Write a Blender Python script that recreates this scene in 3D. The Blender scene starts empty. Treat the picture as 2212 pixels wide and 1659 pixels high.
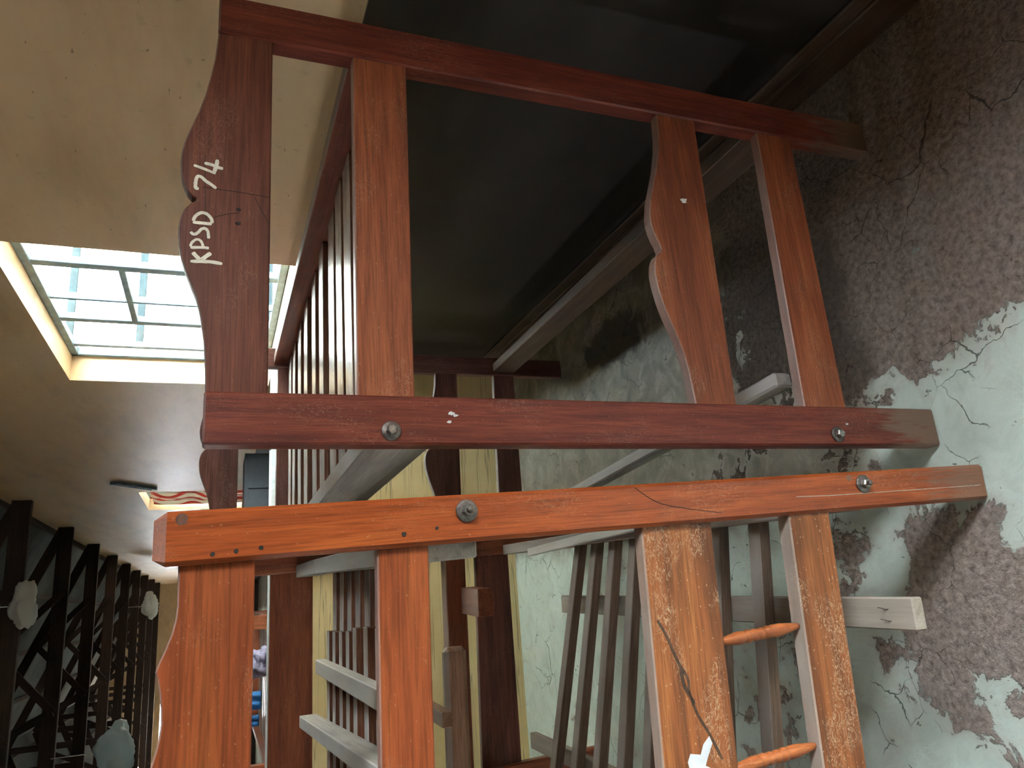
import bpy, bmesh, math, random
from mathutils import Vector, Matrix, noise
random.seed(7)
R = math.radians
sc = bpy.context.scene
col = sc.collection

# ------------------------------------------------------------------ camera
YAW, PITCH, ROLL = 0.3114222 - R(1.0), 0.3693111, 0.0327376
fwd = Vector((math.sin(YAW) * math.cos(PITCH), math.cos(YAW) * math.cos(PITCH), -math.sin(PITCH)))
rgt = Vector((math.cos(YAW), -math.sin(YAW), 0))
upv = rgt.cross(fwd)
r2 = rgt * math.cos(ROLL) + upv * math.sin(ROLL)
u2 = -rgt * math.sin(ROLL) + upv * math.cos(ROLL)
camd = bpy.data.cameras.new('camera')
camd.sensor_width = 36.0
camd.lens = 1617.3253 * 36.0 / 2212.0
camd.clip_start = 0.05
camd.clip_end = 200
cam = bpy.data.objects.new('camera', camd)
col.objects.link(cam)
# the phone was held sideways: the left edge of the frame points up
M = Matrix((-u2, r2, -fwd)).transposed().to_4x4()
M.translation = (0, 0, 1.7206)
cam.matrix_world = M
sc.camera = cam

# ------------------------------------------------------------------ world / exposure
world = bpy.data.worlds.new('overcast_sky')
sc.world = world
world.use_nodes = True
bg = world.node_tree.nodes['Background']
bg.inputs[0].default_value = (0.86, 0.94, 1.0, 1)
bg.inputs[1].default_value = 16.0
sund = bpy.data.lights.new('sun', 'SUN')
sund.energy = 30.0
sund.angle = R(1.5)
sund.color = (1.0, 0.93, 0.82)
sun = bpy.data.objects.new('sun', sund)
col.objects.link(sun)
sun.rotation_euler = Vector((0.55, 0.16, -0.82)).to_track_quat('-Z', 'Y').to_euler()
sc.view_settings.view_transform = 'Standard'
sc.view_settings.look = 'None'
sc.view_settings.gamma = 1.0
sc.view_settings.use_curve_mapping = False
sc.view_settings.exposure = 2.2
sc.cycles.max_bounces = 6
sc.cycles.diffuse_bounces = 4
sc.cycles.glossy_bounces = 2
sc.cycles.transmission_bounces = 2
sc.cycles.transparent_max_bounces = 6
sc.cycles.use_adaptive_sampling = True
sc.cycles.adaptive_threshold = 0.04
sc.cycles.time_limit = 1100

XR, XL, YN, YF = 1.475, -6.0, -4.0, 35.0      # right wall, left wall, rear wall, far wall
WT = 0.22                                      # wall thickness
ZW = 4.06
ZT = 3.86                                      # wall height at the eaves
DADO = 1.405
WIN_R = [(-1.14, 0.06, 0.0, 3.10), (3.17, 5.10, 1.43, 2.60), (9.75, 11.4, 1.30, 2.60), (16.2, 18.2, 1.43, 2.6), (23.0, 25.0, 1.43, 2.6)]
WIN_L = [(1.7, 2.2, 1.43, 2.4), (27.4, 28.6, 1.43, 2.5)]


def portal(name, loc, rot, sx, sy):
    d = bpy.data.lights.new(name, 'AREA')
    d.shape = 'RECTANGLE'
    d.size, d.size_y = sx, sy
    d.cycles.is_portal = True
    o = bpy.data.objects.new(name, d)
    col.objects.link(o)
    o.location = loc
    o.rotation_euler = rot


for (a, b, z0, z1) in WIN_R[:3]:
    portal('daylight_portal', (XR + WT + 0.03, (a + b) / 2, (z0 + z1) / 2), (0, R(90), 0), z1 - z0, b - a)
for (a, b, z0, z1) in WIN_L[:1]:
    portal('daylight_portal', (XL - WT - 0.03, (a + b) / 2, (z0 + z1) / 2), (0, R(-90), 0), z1 - z0, b - a)


# ------------------------------------------------------------------ node helpers
class NT:
    def __init__(s, name):
        s.m = bpy.data.materials.new(name)
        s.m.use_nodes = True
        s.t = s.m.node_tree
        s.b = s.t.nodes['Principled BSDF']

    def n(s, typ, **kw):
        nd = s.t.nodes.new(typ)
        for k, v in kw.items():
            setattr(nd, k, v)
        return nd

    def l(s, a, b):
        s.t.links.new(a, b)

    def put(s, sock, v):
        if hasattr(v, 'is_output'):
            s.l(v, sock)
        else:
            sock.default_value = v

    def math(s, op, a, b=0.0, c=0.0):
        nd = s.n('ShaderNodeMath', operation=op)
        s.put(nd.inputs[0], a); s.put(nd.inputs[1], b); s.put(nd.inputs[2], c)
        return nd.outputs[0]

    def vmul(s, v, xyz):
        nd = s.n('ShaderNodeVectorMath', operation='MULTIPLY')
        s.l(v, nd.inputs[0]); nd.inputs[1].default_value = xyz
        return nd.outputs[0]

    def vadd(s, v, w):
        nd = s.n('ShaderNodeVectorMath', operation='ADD')
        s.l(v, nd.inputs[0]); s.put(nd.inputs[1], w)
        return nd.outputs[0]

    def noise(s, v, scale=1.0, detail=4.0, rough=0.55, dist=0.0):
        nd = s.n('ShaderNodeTexNoise')
        if v is not None:
            s.l(v, nd.inputs['Vector'])
        nd.inputs['Scale'].default_value = scale
        nd.inputs['Detail'].default_value = detail
        nd.inputs['Roughness'].default_value = rough
        nd.inputs['Distortion'].default_value = dist
        return nd.outputs['Fac']

    def vor(s, v, scale, feature='F1', rnd=1.0):
        nd = s.n('ShaderNodeTexVoronoi', feature=feature)
        s.l(v, nd.inputs['Vector'])
        nd.inputs['Scale'].default_value = scale
        nd.inputs['Randomness'].default_value = rnd
        return nd.outputs['Distance']

    def ramp(s, fac, stops):
        nd = s.n('ShaderNodeValToRGB')
        s.put(nd.inputs[0], fac)
        cr = nd.color_ramp
        while len(cr.elements) < len(stops):
            cr.elements.new(0.5)
        for e, (p, c) in zip(cr.elements, stops):
            e.position = p
            e.color = (*c, 1) if len(c) == 3 else c
        return nd.outputs[0]

    def step(s, fac, lo, hi):
        nd = s.n('ShaderNodeMapRange')
        nd.interpolation_type = 'SMOOTHSTEP'
        s.put(nd.inputs[0], fac)
        nd.inputs[1].default_value = lo; nd.inputs[2].default_value = hi
        return nd.outputs[0]

    def mix(s, f, a, b, mode='MIX'):
        nd = s.n('ShaderNodeMix', data_type='RGBA', blend_type=mode)
        s.put(nd.inputs[0], f)
        for sock, v in ((nd.inputs[6], a), (nd.inputs[7], b)):
            if isinstance(v, tuple) and len(v) == 3:
                v = (*v, 1)
            s.put(sock, v)
        return nd.outputs[2]

    def bump(s, h, strength=0.3, dist=0.01, prev=None):
        nd = s.n('ShaderNodeBump')
        nd.inputs['Strength'].default_value = strength
        nd.inputs['Distance'].default_value = dist
        s.l(h, nd.inputs['Height'])
        if prev is not None:
            s.l(prev, nd.inputs['Normal'])
        return nd.outputs[0]

    def obj(s):
        return s.n('ShaderNodeTexCoord').outputs['Object']

    def pos(s):
        return s.n('ShaderNodeNewGeometry').outputs['Position']

    def sep(s, v):
        nd = s.n('ShaderNodeSeparateXYZ')
        s.l(v, nd.inputs[0])
        return nd.outputs

    def done(s, colr, rough=0.5, nrm=None, spec=0.5, metal=0.0):
        if isinstance(colr, tuple) and len(colr) == 3:
            colr = (*colr, 1)
        s.put(s.b.inputs['Base Color'], colr)
        s.put(s.b.inputs['Roughness'], rough)
        s.b.inputs['Specular IOR Level'].default_value = spec
        s.b.inputs['Metallic'].default_value = metal
        if nrm is not None:
            s.l(nrm, s.b.inputs['Normal'])
        return s.m


def wood(name, dark, mid, light, rough=0.42, spec=0.32, worn=0.0, worn_col=(0.42, 0.27, 0.15), dust=0.0,
         dust_col=(0.50, 0.49, 0.47), foot=0.0, scale=1.0, streak=0.5, stain=0.35):
    """varnished timber; grain follows the 'gr' attribute (length, width, thickness of the piece)"""
    k = NT(name)
    at = k.n('ShaderNodeAttribute', attribute_name='gr').outputs['Vector']
    rnd = k.n('ShaderNodeObjectInfo').outputs['Random']
    v0 = k.vadd(at, (0, 0, 0))
    cmb = k.n('ShaderNodeCombineXYZ')
    for i in range(3):
        k.l(k.math('MULTIPLY', rnd, (7.3, 3.1, 5.7)[i]), cmb.inputs[i])
    v = k.vadd(v0, cmb.outputs[0])
    grain = k.noise(k.vmul(v, (1.6 * scale, 26 * scale, 26 * scale)), 1.0, 6, 0.6, 0.7)
    fibre = k.noise(k.vmul(v, (9 * scale, 240 * scale, 240 * scale)), 1.0, 3, 0.6)
    blot = k.noise(k.vmul(v, (2.2, 6, 6)), 1.0, 3, 0.55, 0.4)
    c = k.ramp(grain, [(0.28, dark), (0.5, mid), (0.74, light)])
    f2 = k.step(fibre, 0.30, 0.62)
    c = k.mix(k.math('MULTIPLY', k.math('SUBTRACT', 1.0, f2), streak), c, tuple(x * 0.42 for x in dark))
    c = k.mix(k.math('MULTIPLY', k.step(blot, 0.52, 0.72), stain), c, tuple(x * 0.45 for x in dark))
    # slight tint differences from piece to piece
    hs = k.n('ShaderNodeHueSaturation')
    k.l(c, hs.inputs['Color'])
    k.l(k.math('MULTIPLY_ADD', rnd, 0.25, 0.88), hs.inputs['Value'])
    c = hs.outputs[0]
    rg = k.math('MULTIPLY_ADD', fibre, 0.15, rough - 0.06)
    if worn > 0:
        wv = k.vmul(v, (30, 60, 60))
        w1 = k.noise(wv, 1.0, 4, 0.65, 2.2)
        line = k.math('SUBTRACT', 1.0, k.step(k.math('ABSOLUTE', k.math('SUBTRACT', w1, 0.5)), 0.004, 0.016))
        patch = k.step(k.noise(k.vmul(v, (5, 9, 9)), 1.0, 3), 0.50, 0.62)
        sp = k.step(k.noise(k.vmul(v, (130, 200, 200)), 1.0, 1), 0.70, 0.76)
        wf = k.math('MULTIPLY', k.math('MAXIMUM', k.math('MULTIPLY', line, patch), k.math('MULTIPLY', sp, 0.6)), worn)
        c = k.mix(wf, c, worn_col)
    if foot > 0:
        lz = k.sep(at)[0]
        fn = k.math('ADD', k.step(lz, 0.36, 0.0), k.math('MULTIPLY_ADD', k.noise(k.vmul(v, (9, 70, 70)), 1, 5, 0.65), 2.2, -1.25))
        c = k.mix(k.math('MULTIPLY', k.step(fn, 0.15, 0.7), foot), c, (0.20, 0.145, 0.105))
        rg = k.math('ADD', rg, k.math('MULTIPLY', k.step(fn, 0.15, 0.7), 0.25))
    if dust > 0:
        nz = k.sep(k.n('ShaderNodeNewGeometry').outputs['Normal'])[2]
        dn = k.step(k.noise(k.vmul(v, (5, 22, 22)), 1, 4), 0.25, 0.65)
        df = k.math('MULTIPLY', k.math('MULTIPLY', k.step(nz, 0.45, 0.8), k.math('MULTIPLY_ADD', dn, 0.35, 0.65)), dust)
        c = k.mix(df, c, dust_col)
    b = k.bump(k.math('ADD', k.math('MULTIPLY', fibre, 0.5), grain), 0.22, 0.0016)
    return k.done(c, rg, b, spec)


# ------------------------------------------------------------------ materials
W_RED = wood('dark_red_varnished_wood', (0.085, 0.023, 0.015), (0.165, 0.048, 0.028), (0.25, 0.082, 0.043), 0.40, worn=0.35, worn_col=(0.40, 0.27, 0.19), dust=0.35)
W_REDPOST = wood('dark_red_post_wood', (0.085, 0.017, 0.012), (0.175, 0.035, 0.020), (0.25, 0.058, 0.030), 0.42, worn=0.35, worn_col=(0.40, 0.27, 0.19), foot=0.8, dust=0.3, scale=1.5)
W_BROWN = wood('brown_varnished_wood', (0.14, 0.037, 0.018), (0.265, 0.074, 0.031), (0.37, 0.118, 0.048), 0.40, worn=0.45, worn_col=(0.48, 0.33, 0.21), dust=0.35)
W_ORANGE = wood('orange_varnished_wood', (0.22, 0.043, 0.011), (0.38, 0.080, 0.017), (0.50, 0.128, 0.027), 0.36, worn=0.35, worn_col=(0.52, 0.34, 0.2), dust=0.3, foot=0.6, scale=1.2)
W_ORPLANK = wood('orange_brown_board_wood', (0.15, 0.034, 0.012), (0.26, 0.062, 0.019), (0.35, 0.098, 0.027), 0.38, worn=0.3, worn_col=(0.55, 0.4, 0.26), dust=0.4)
W_SCRATCH = wood('scratched_golden_brown_wood', (0.12, 0.039, 0.013), (0.27, 0.085, 0.024), (0.38, 0.138, 0.040), 0.45, worn=1.0, worn_col=(0.58, 0.42, 0.27), dust=0.75, dust_col=(0.42, 0.38, 0.33), stain=0.6)
W_SLAT = wood('dusty_slat_wood', (0.10, 0.040, 0.024), (0.17, 0.072, 0.042), (0.24, 0.11, 0.065), 0.24, spec=0.6, worn=0.15, dust=0.97, dust_col=(0.68, 0.67, 0.65))
W_SPINDLE = wood('polished_orange_wood', (0.21, 0.055, 0.018), (0.36, 0.105, 0.032), (0.47, 0.16, 0.048), 0.3, scale=1.5)
W_SLATLOW = wood('grey_brown_slat_wood', (0.10, 0.062, 0.042), (0.17, 0.11, 0.075), (0.24, 0.165, 0.118), 0.55, worn=0.2, dust=0.85, dust_col=(0.33, 0.29, 0.26))
W_GREY = wood('weathered_grey_wood', (0.24, 0.215, 0.19), (0.36, 0.335, 0.30), (0.47, 0.44, 0.40), 0.7, worn=0.2, dust=0.7, dust_col=(0.52, 0.51, 0.49), streak=0.25)
W_PALE = wood('bleached_pale_wood', (0.30, 0.275, 0.235), (0.42, 0.39, 0.335), (0.52, 0.485, 0.42), 0.7, worn=0.2, dust=0.6, dust_col=(0.60, 0.585, 0.55), streak=0.2, stain=0.15)
W_BATTEN = wood('raw_grey_brown_batten_wood', (0.20, 0.165, 0.13), (0.30, 0.255, 0.205), (0.38, 0.33, 0.27), 0.7, worn=0.3, dust=0.5, dust_col=(0.36, 0.32, 0.275), streak=0.25)
W_INNER = wood('dusty_light_brown_wood', (0.28, 0.15, 0.09), (0.42, 0.24, 0.155), (0.52, 0.33, 0.225), 0.6, worn=0.6, worn_col=(0.5, 0.4, 0.32), dust=0.9, dust_col=(0.52, 0.50, 0.47))
W_DARKRED = wood('maroon_far_wood', (0.10, 0.040, 0.034), (0.19, 0.080, 0.066), (0.27, 0.125, 0.10), 0.42, worn=0.4, worn_col=(0.5, 0.4, 0.35), dust=0.5)
W_TRUSS = wood('black_stained_roof_timber', (0.018, 0.011, 0.009), (0.036, 0.020, 0.015), (0.06, 0.032, 0.022), 0.7, streak=0.3)
W_SKIRT = wood('brown_skirting_wood', (0.06, 0.036, 0.025), (0.10, 0.062, 0.042), (0.14, 0.09, 0.064), 0.45, worn=0.3, dust=0.5, dust_col=(0.27, 0.22, 0.18))


def m_wall():
    k = NT('gloss_painted_wall')
    P = k.pos()
    z = k.sep(P)[2]
    n1 = k.noise(k.vmul(P, (1, 0.5, 2.2)), 2.2, 5, 0.6)
    n2 = k.noise(P, 22, 4, 0.6)
    tan = k.ramp(n1, [(0.25, (0.50, 0.345, 0.195)), (0.5, (0.66, 0.47, 0.28)), (0.8, (0.74, 0.55, 0.34))])
    tan = k.mix(k.math('MULTIPLY', k.step(n2, 0.62, 0.75), 0.25), tan, (0.24, 0.18, 0.12))
    scr = k.noise(k.vmul(P, (3, 26, 70)), 1.0, 2, 0.5)
    tan = k.mix(k.math('MULTIPLY', k.step(scr, 0.735, 0.76), 0.7), tan, (0.16, 0.11, 0.08))
    dk = k.ramp(n1, [(0.3, (0.020, 0.0165, 0.0155)), (0.7, (0.040, 0.032, 0.028))])
    sp = k.step(k.noise(k.vmul(P, (30, 60, 30)), 1.0, 2), 0.76, 0.8)
    dk = k.mix(k.math('MULTIPLY', sp, 0.5), dk, (0.20, 0.18, 0.16))
    f = k.step(z, DADO - 0.002, DADO + 0.002)
    c = k.mix(f, dk, tan)
    h = k.math('ADD', k.noise(k.vmul(P, (8, 3, 8)), 1, 3), k.math('MULTIPLY', n2, 0.12))
    b = k.bump(h, 0.12, 0.02)
    rg = k.math('MULTIPLY_ADD', n1, 0.14, 0.34)
    return k.done(c, rg, b, 0.36)


def m_partition():
    k = NT('cream_painted_partition')
    P = k.pos()
    n1 = k.noise(P, 3.0, 5, 0.6)
    c = k.ramp(n1, [(0.25, (0.58, 0.44, 0.20)), (0.6, (0.70, 0.56, 0.29)), (0.85, (0.76, 0.65, 0.38))])
    ln = k.noise(k.vmul(P, (0.8, 1, 36)), 1.0, 2, 0.5)
    lf = k.math('SUBTRACT', 1.0, k.step(k.math('ABSOLUTE', k.math('SUBTRACT', ln, 0.5)), 0.004, 0.02))
    c = k.mix(k.math('MULTIPLY', lf, 0.6), c, (0.18, 0.15, 0.11))
    return k.done(c, 0.5, k.bump(n1, 0.1, 0.01), 0.4)


def m_floor():
    k = NT('peeling_pale_green_floor_paint')
    P = k.pos()
    x, y, z = k.sep(P)
    big = k.noise(P, 2.6, 6, 0.62, 0.5)
    mid = k.noise(P, 9.0, 6, 0.65, 0.6)
    fine = k.noise(P, 55, 5, 0.65)
    grit = k.noise(P, 190, 3, 0.6)
    # more paint has come off in a worn patch near the wall
    b1 = k.math('MULTIPLY', k.math('MULTIPLY', k.step(x, 0.38, 0.72), k.step(y, 2.3, 1.6)), 0.17)
    cx = k.math('SUBTRACT', x, -0.08); cy = k.math('SUBTRACT', y, 1.40)
    rr = k.math('SQRT', k.math('ADD', k.math('MULTIPLY', cx, cx), k.math('MULTIPLY', k.math('MULTIPLY', cy, cy), 2.2)))
    b2 = k.math('MULTIPLY', k.step(rr, 0.34, 0.10), 0.15)
    cx = k.math('SUBTRACT', x, 0.40); cy = k.math('SUBTRACT', y, 1.14)
    rr = k.math('SQRT', k.math('ADD', k.math('MULTIPLY', cx, cx), k.math('MULTIPLY', cy, cy)))
    b3 = k.math('MULTIPLY', k.step(rr, 0.34, 0.12), -0.12)
    bias = k.math('ADD', k.math('ADD', b1, b2), b3)
    far = k.math('MULTIPLY', k.step(y, 1.9, 3.2), -0.10)
    wallb = k.math('MULTIPLY', k.step(x, 0.2, 1.2), 0.03)
    s = k.math('ADD', k.math('ADD', k.math('MULTIPLY', big, 0.62), k.math('MULTIPLY', mid, 0.38)), k.math('ADD', bias, k.math('ADD', far, wallb)))
    s = k.math('ADD', s, k.math('MULTIPLY', k.math('SUBTRACT', fine, 0.5), 0.07))
    peel = k.step(s, 0.535, 0.548)                      # 1 = bare screed
    paint = k.ramp(mid, [(0.2, (0.39, 0.455, 0.40)), (0.5, (0.51, 0.60, 0.54)), (0.8, (0.58, 0.67, 0.61))])
    # ingrained brown dirt under the bed by the wall, painted darker for shade
    dirt_shade = k.step(k.math('ADD', k.math('MULTIPLY', k.step(x, -0.10, 0.55), k.step(y, 1.30, 1.8)), k.math('MULTIPLY_ADD', big, 1.1, -0.55)), 0.28, 0.62)
    paint = k.mix(k.math('MULTIPLY', dirt_shade, 0.85), paint, k.ramp(mid, [(0.3, (0.085, 0.062, 0.044)), (0.55, (0.185, 0.142, 0.098)), (0.75, (0.27, 0.235, 0.175))]))
    spk = k.step(k.noise(k.vmul(P, (24, 14, 24)), 1.0, 4, 0.7, 0.3), 0.655, 0.69)
    paint = k.mix(k.math('MULTIPLY', spk, 0.85), paint, (0.10, 0.085, 0.065))
    thin = k.step(s, 0.46, 0.535)
    paint = k.mix(k.math('MULTIPLY', thin, 0.4), paint, (0.37, 0.34, 0.29))
    lump = k.noise(P, 38, 7, 0.68, 0.15)
    bare = k.ramp(fine, [(0.28, (0.20, 0.155, 0.13)), (0.5, (0.41, 0.335, 0.29)), (0.68, (0.56, 0.475, 0.42))])
    bare = k.mix(k.math('MULTIPLY', k.step(grit, 0.64, 0.74), 0.6), bare, (0.58, 0.53, 0.48))
    bare = k.mix(k.math('MULTIPLY', k.step(lump, 0.44, 0.32), 0.6), bare, (0.12, 0.09, 0.075))
    bare = k.mix(k.math('MULTIPLY', k.math('MULTIPLY', dirt_shade, k.step(x, 1.2, 0.9)), 0.7), bare, (0.10, 0.074, 0.056))
    c = k.mix(peel, paint, bare)
    # cracks through the paint film
    dv = k.vadd(P, k.vmul(k.n('ShaderNodeTexNoise').outputs['Color'], (0.0, 0.0, 0.0)))
    wob = k.n('ShaderNodeTexNoise'); k.l(P, wob.inputs['Vector']); wob.inputs['Scale'].default_value = 9; wob.inputs['Detail'].default_value = 5
    dv = k.vadd(P, k.vmul(wob.outputs['Color'], (0.11, 0.11, 0.0)))
    cr = k.vor(dv, 6.5, 'DISTANCE_TO_EDGE')
    crk = k.math('MULTIPLY', k.math('SUBTRACT', 1.0, k.step(cr, 0.002, 0.008)), k.step(k.noise(P, 3.3, 2), 0.50, 0.56))
    c = k.mix(k.math('MULTIPLY', crk, 0.7), c, (0.05, 0.042, 0.036))
    # damp black stain close to the wall
    sx = k.math('SUBTRACT', x, 1.12); sy = k.math('SUBTRACT', y, 2.95)
    sr = k.math('SQRT', k.math('ADD', k.math('MULTIPLY', sx, k.math('MULTIPLY', sx, 3.0)), k.math('MULTIPLY', sy, k.math('MULTIPLY', sy, 0.55))))
    st = k.step(k.math('ADD', sr, k.math('MULTIPLY', mid, 0.35)), 0.42, 0.34)
    c = k.mix(k.math('MULTIPLY', st, 0.8), c, (0.045, 0.034, 0.027))
    h = k.math('MULTIPLY_ADD', k.math('SUBTRACT', 1.0, peel), 0.42, k.math('MULTIPLY', k.math('MULTIPLY', lump, peel), 1.5))
    h = k.math('ADD', h, k.math('MULTIPLY', k.math('MULTIPLY', fine, peel), 0.8))
    h = k.math('ADD', h, k.math('MULTIPLY', k.math('MULTIPLY', grit, peel), 0.15))
    h = k.math('ADD', h, k.math('MULTIPLY', mid, 0.3))
    h = k.math('SUBTRACT', h, k.math('MULTIPLY', crk, 0.3))
    b = k.bump(h, 1.0, 0.022)
    return k.done(c, k.math('MULTIPLY_ADD', peel, 0.3, 0.55), b, 0.3)


def m_simple(name, c, rough=0.5, metal=0.0, var=0.25, scale=30, bump=0.15, spec=0.5):
    k = NT(name)
    n1 = k.noise(k.obj(), scale, 4, 0.6)
    cc = k.mix(k.step(n1, 0.3, 0.75), tuple(x * (1 - var) for x in c), tuple(min(1, x * (1 + var)) for x in c))
    return k.done(cc, rough, k.bump(n1, bump, 0.003), spec, metal)


def m_glass():
    k = NT('dusty_window_glass')
    tr = k.n('ShaderNodeBsdfTransparent')
    tr.inputs[0].default_value = (0.90, 0.95, 0.95, 1)
    gl = k.n('ShaderNodeBsdfGlossy')
    gl.inputs['Roughness'].default_value = 0.08
    ds = k.n('ShaderNodeBsdfTranslucent'); ds.inputs[0].default_value = (0.8, 0.85, 0.85, 1)
    m1 = k.n('ShaderNodeMixShader'); m1.inputs[0].default_value = 0.03; k.l(tr.outputs[0], m1.inputs[1]); k.l(gl.outputs[0], m1.inputs[2])
    m2 = k.n('ShaderNodeMixShader')
    k.l(k.math('MULTIPLY', k.step(k.noise(k.obj(), 9, 4), 0.4, 0.8), 0.012), m2.inputs[0])
    k.l(m1.outputs[0], m2.inputs[1]); k.l(ds.outputs[0], m2.inputs[2])
    out = [n for n in k.t.nodes if n.type == 'OUTPUT_MATERIAL'][0]
    k.l(m2.outputs[0], out.inputs[0])
    return k.m


def m_curtain():
    k = NT('red_and_white_printed_curtain')
    at = k.n('ShaderNodeAttribute', attribute_name='gr').outputs['Vector']
    u, v, w = k.sep(at)
    wav = k.math('MULTIPLY', k.math('SINE', k.math('MULTIPLY', v, 11.0)), 0.05)
    t = k.math('FRACT', k.math('MULTIPLY', k.math('ADD', u, wav), 3.6))
    f1 = k.math('SUBTRACT', 1.0, k.step(k.math('ABSOLUTE', k.math('SUBTRACT', t, 0.3)), 0.06, 0.09))
    f2 = k.math('SUBTRACT', 1.0, k.step(k.math('ABSOLUTE', k.math('SUBTRACT', t, 0.62)), 0.05, 0.08))
    spk = k.step(k.noise(k.vmul(at, (60, 26, 1)), 1, 2), 0.66, 0.7)
    c = k.mix(k.math('MULTIPLY', spk, 0.5), (0.78, 0.74, 0.66), (0.35, 0.16, 0.12))
    c = k.mix(k.math('MAXIMUM', f1, f2), c, (0.55, 0.10, 0.085))
    k.done(c, 0.8)
    tl = k.n('ShaderNodeBsdfTranslucent')
    k.l(c, tl.inputs[0])
    mx = k.n('ShaderNodeMixShader'); mx.inputs[0].default_value = 0.18
    k.l(k.b.outputs[0], mx.inputs[1]); k.l(tl.outputs[0], mx.inputs[2])
    out = [n for n in k.t.nodes if n.type == 'OUTPUT_MATERIAL'][0]
    k.l(mx.outputs[0], out.inputs[0])
    return k.m


def m_plastic(name, c):
    k = NT(name)
    k.done(c, 0.4)
    tl = k.n('ShaderNodeBsdfTranslucent'); tl.inputs[0].default_value = (*c, 1)
    mx = k.n('ShaderNodeMixShader'); mx.inputs[0].default_value = 0.35
    k.l(k.b.outputs[0], mx.inputs[1]); k.l(tl.outputs[0], mx.inputs[2])
    out = [n for n in k.t.nodes if n.type == 'OUTPUT_MATERIAL'][0]
    k.l(mx.outputs[0], out.inputs[0])
    return k.m


def m_stone():
    k = NT('limewashed_rubble_stone')
    P = k.pos()
    d = k.vor(P, 5.5, 'DISTANCE_TO_EDGE')
    n1 = k.noise(P, 6, 6, 0.65)
    c = k.ramp(n1, [(0.3, (0.40, 0.40, 0.39)), (0.5, (0.58, 0.58, 0.565)), (0.75, (0.74, 0.74, 0.73))])
    c = k.mix(k.math('MULTIPLY', k.math('SUBTRACT', 1.0, k.step(d, 0.01, 0.05)), 0.3), c, (0.45, 0.45, 0.43))
    return k.done(c, 0.9, None, 0.2)


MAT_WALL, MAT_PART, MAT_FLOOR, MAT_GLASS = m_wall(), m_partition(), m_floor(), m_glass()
MAT_BLUE = m_simple('pale_blue_painted_steel', (0.20, 0.29, 0.34), 0.45, var=0.25, scale=18)
MAT_CAP = m_simple('pale_blue_grey_paint', (0.50, 0.56, 0.58), 0.5, var=0.15)
MAT_STEEL = m_simple('dull_rusty_steel', (0.16, 0.14, 0.125), 0.5, metal=0.7, var=0.45, scale=90, bump=0.4)
MAT_ZINC = m_simple('worn_zinc_steel', (0.33, 0.32, 0.29), 0.38, metal=0.85, var=0.5, scale=80, bump=0.4)
MAT_PAINTMARK = m_simple('cream_brush_paint', (0.72, 0.69, 0.58), 0.6, var=0.12, scale=160)
MAT_WHITEMARK = m_simple('white_paint_fleck', (0.62, 0.65, 0.67), 0.7, var=0.1)
MAT_VEIN = m_simple('dark_resin_vein', (0.075, 0.034, 0.016), 0.5, var=0.5, scale=70)
MAT_STREAK = m_simple('faded_white_paint', (0.42, 0.36, 0.31), 0.7, var=0.2, scale=70)
MAT_HOLE = m_simple('dark_hole', (0.02, 0.014, 0.011), 0.8)
MAT_KNOT = wood('dark_knot_wood', (0.05, 0.022, 0.016), (0.10, 0.045, 0.03), (0.15, 0.07, 0.045), 0.5)
MAT_ROOF = m_simple('grey_corrugated_roof_sheet', (0.055, 0.06, 0.06), 0.55, metal=0.25, var=0.3, scale=3)
MAT_CURT, MAT_STONE = m_curtain(), m_stone()
MAT_BAG = m_plastic('white_plastic_film', (0.86, 0.88, 0.86))
MAT_BAGB = m_plastic('bluish_plastic_film', (0.70, 0.82, 0.86))
MAT_GROUND = m_simple('trodden_earth', (0.34, 0.29, 0.23), 0.9, scale=4)
MAT_BLUECLOTH = m_simple('blue_cloth', (0.03, 0.16, 0.42), 0.85)
MAT_LILAC = m_simple('lilac_cloth', (0.34, 0.32, 0.46), 0.9)
MAT_CUP = m_simple('blackened_cupboard_paint', (0.018, 0.018, 0.022), 0.5)
MAT_MESH = m_simple('dark_blue_wire', (0.05, 0.09, 0.17), 0.45, metal=0.3)
MAT_BOARDBLUE = m_simple('navy_backing_board', (0.035, 0.05, 0.085), 0.6)
MAT_MATTRESS = m_simple('grey_foam', (0.42, 0.42, 0.39), 0.9)


# ------------------------------------------------------------------ object helpers
def empty(name, loc=(0, 0, 0), rz=0.0):
    o = bpy.data.objects.new(name, None)
    col.objects.link(o)
    o.location = loc
    o.rotation_euler = (0, 0, rz)
    o.empty_display_size = 0.1
    return o


def tag(o, label, cat, group=None):
    o['label'] = label
    o['category'] = cat
    if group:
        o['group'] = group
    return o


def link(name, verts, faces, mat, parent=None, gr=None, smooth=False):
    me = bpy.data.meshes.new(name)
    me.from_pydata([tuple(v) for v in verts], [], faces)
    if gr is not None:
        a = me.attributes.new('gr', 'FLOAT_VECTOR', 'POINT')
        a.data.foreach_set('vector', [c for g in gr for c in g])
    if smooth:
        me.shade_smooth()
    me.materials.append(mat)
    me.update()
    o = bpy.data.objects.new(name, me)
    col.objects.link(o)
    if parent is not None:
        o.parent = parent
    return o


def bm_out(bm):
    bm.verts.ensure_lookup_table()
    bm.verts.index_update()
    vs = [v.co.copy() for v in bm.verts]
    fs = [[v.index for v in f.verts] for f in bm.faces]
    bm.free()
    return vs, fs


def chamfer_box(sx, sy, sz, bev):
    bm = bmesh.new()
    bmesh.ops.create_cube(bm, size=1.0)
    for v in bm.verts:
        v.co = Vector((v.co.x * sx, v.co.y * sy, v.co.z * sz))
    if bev > 0:
        bmesh.ops.bevel(bm, geom=bm.edges[:], offset=bev, segments=1, affect='EDGES', profile=0.5)
    return bm_out(bm)


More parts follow.
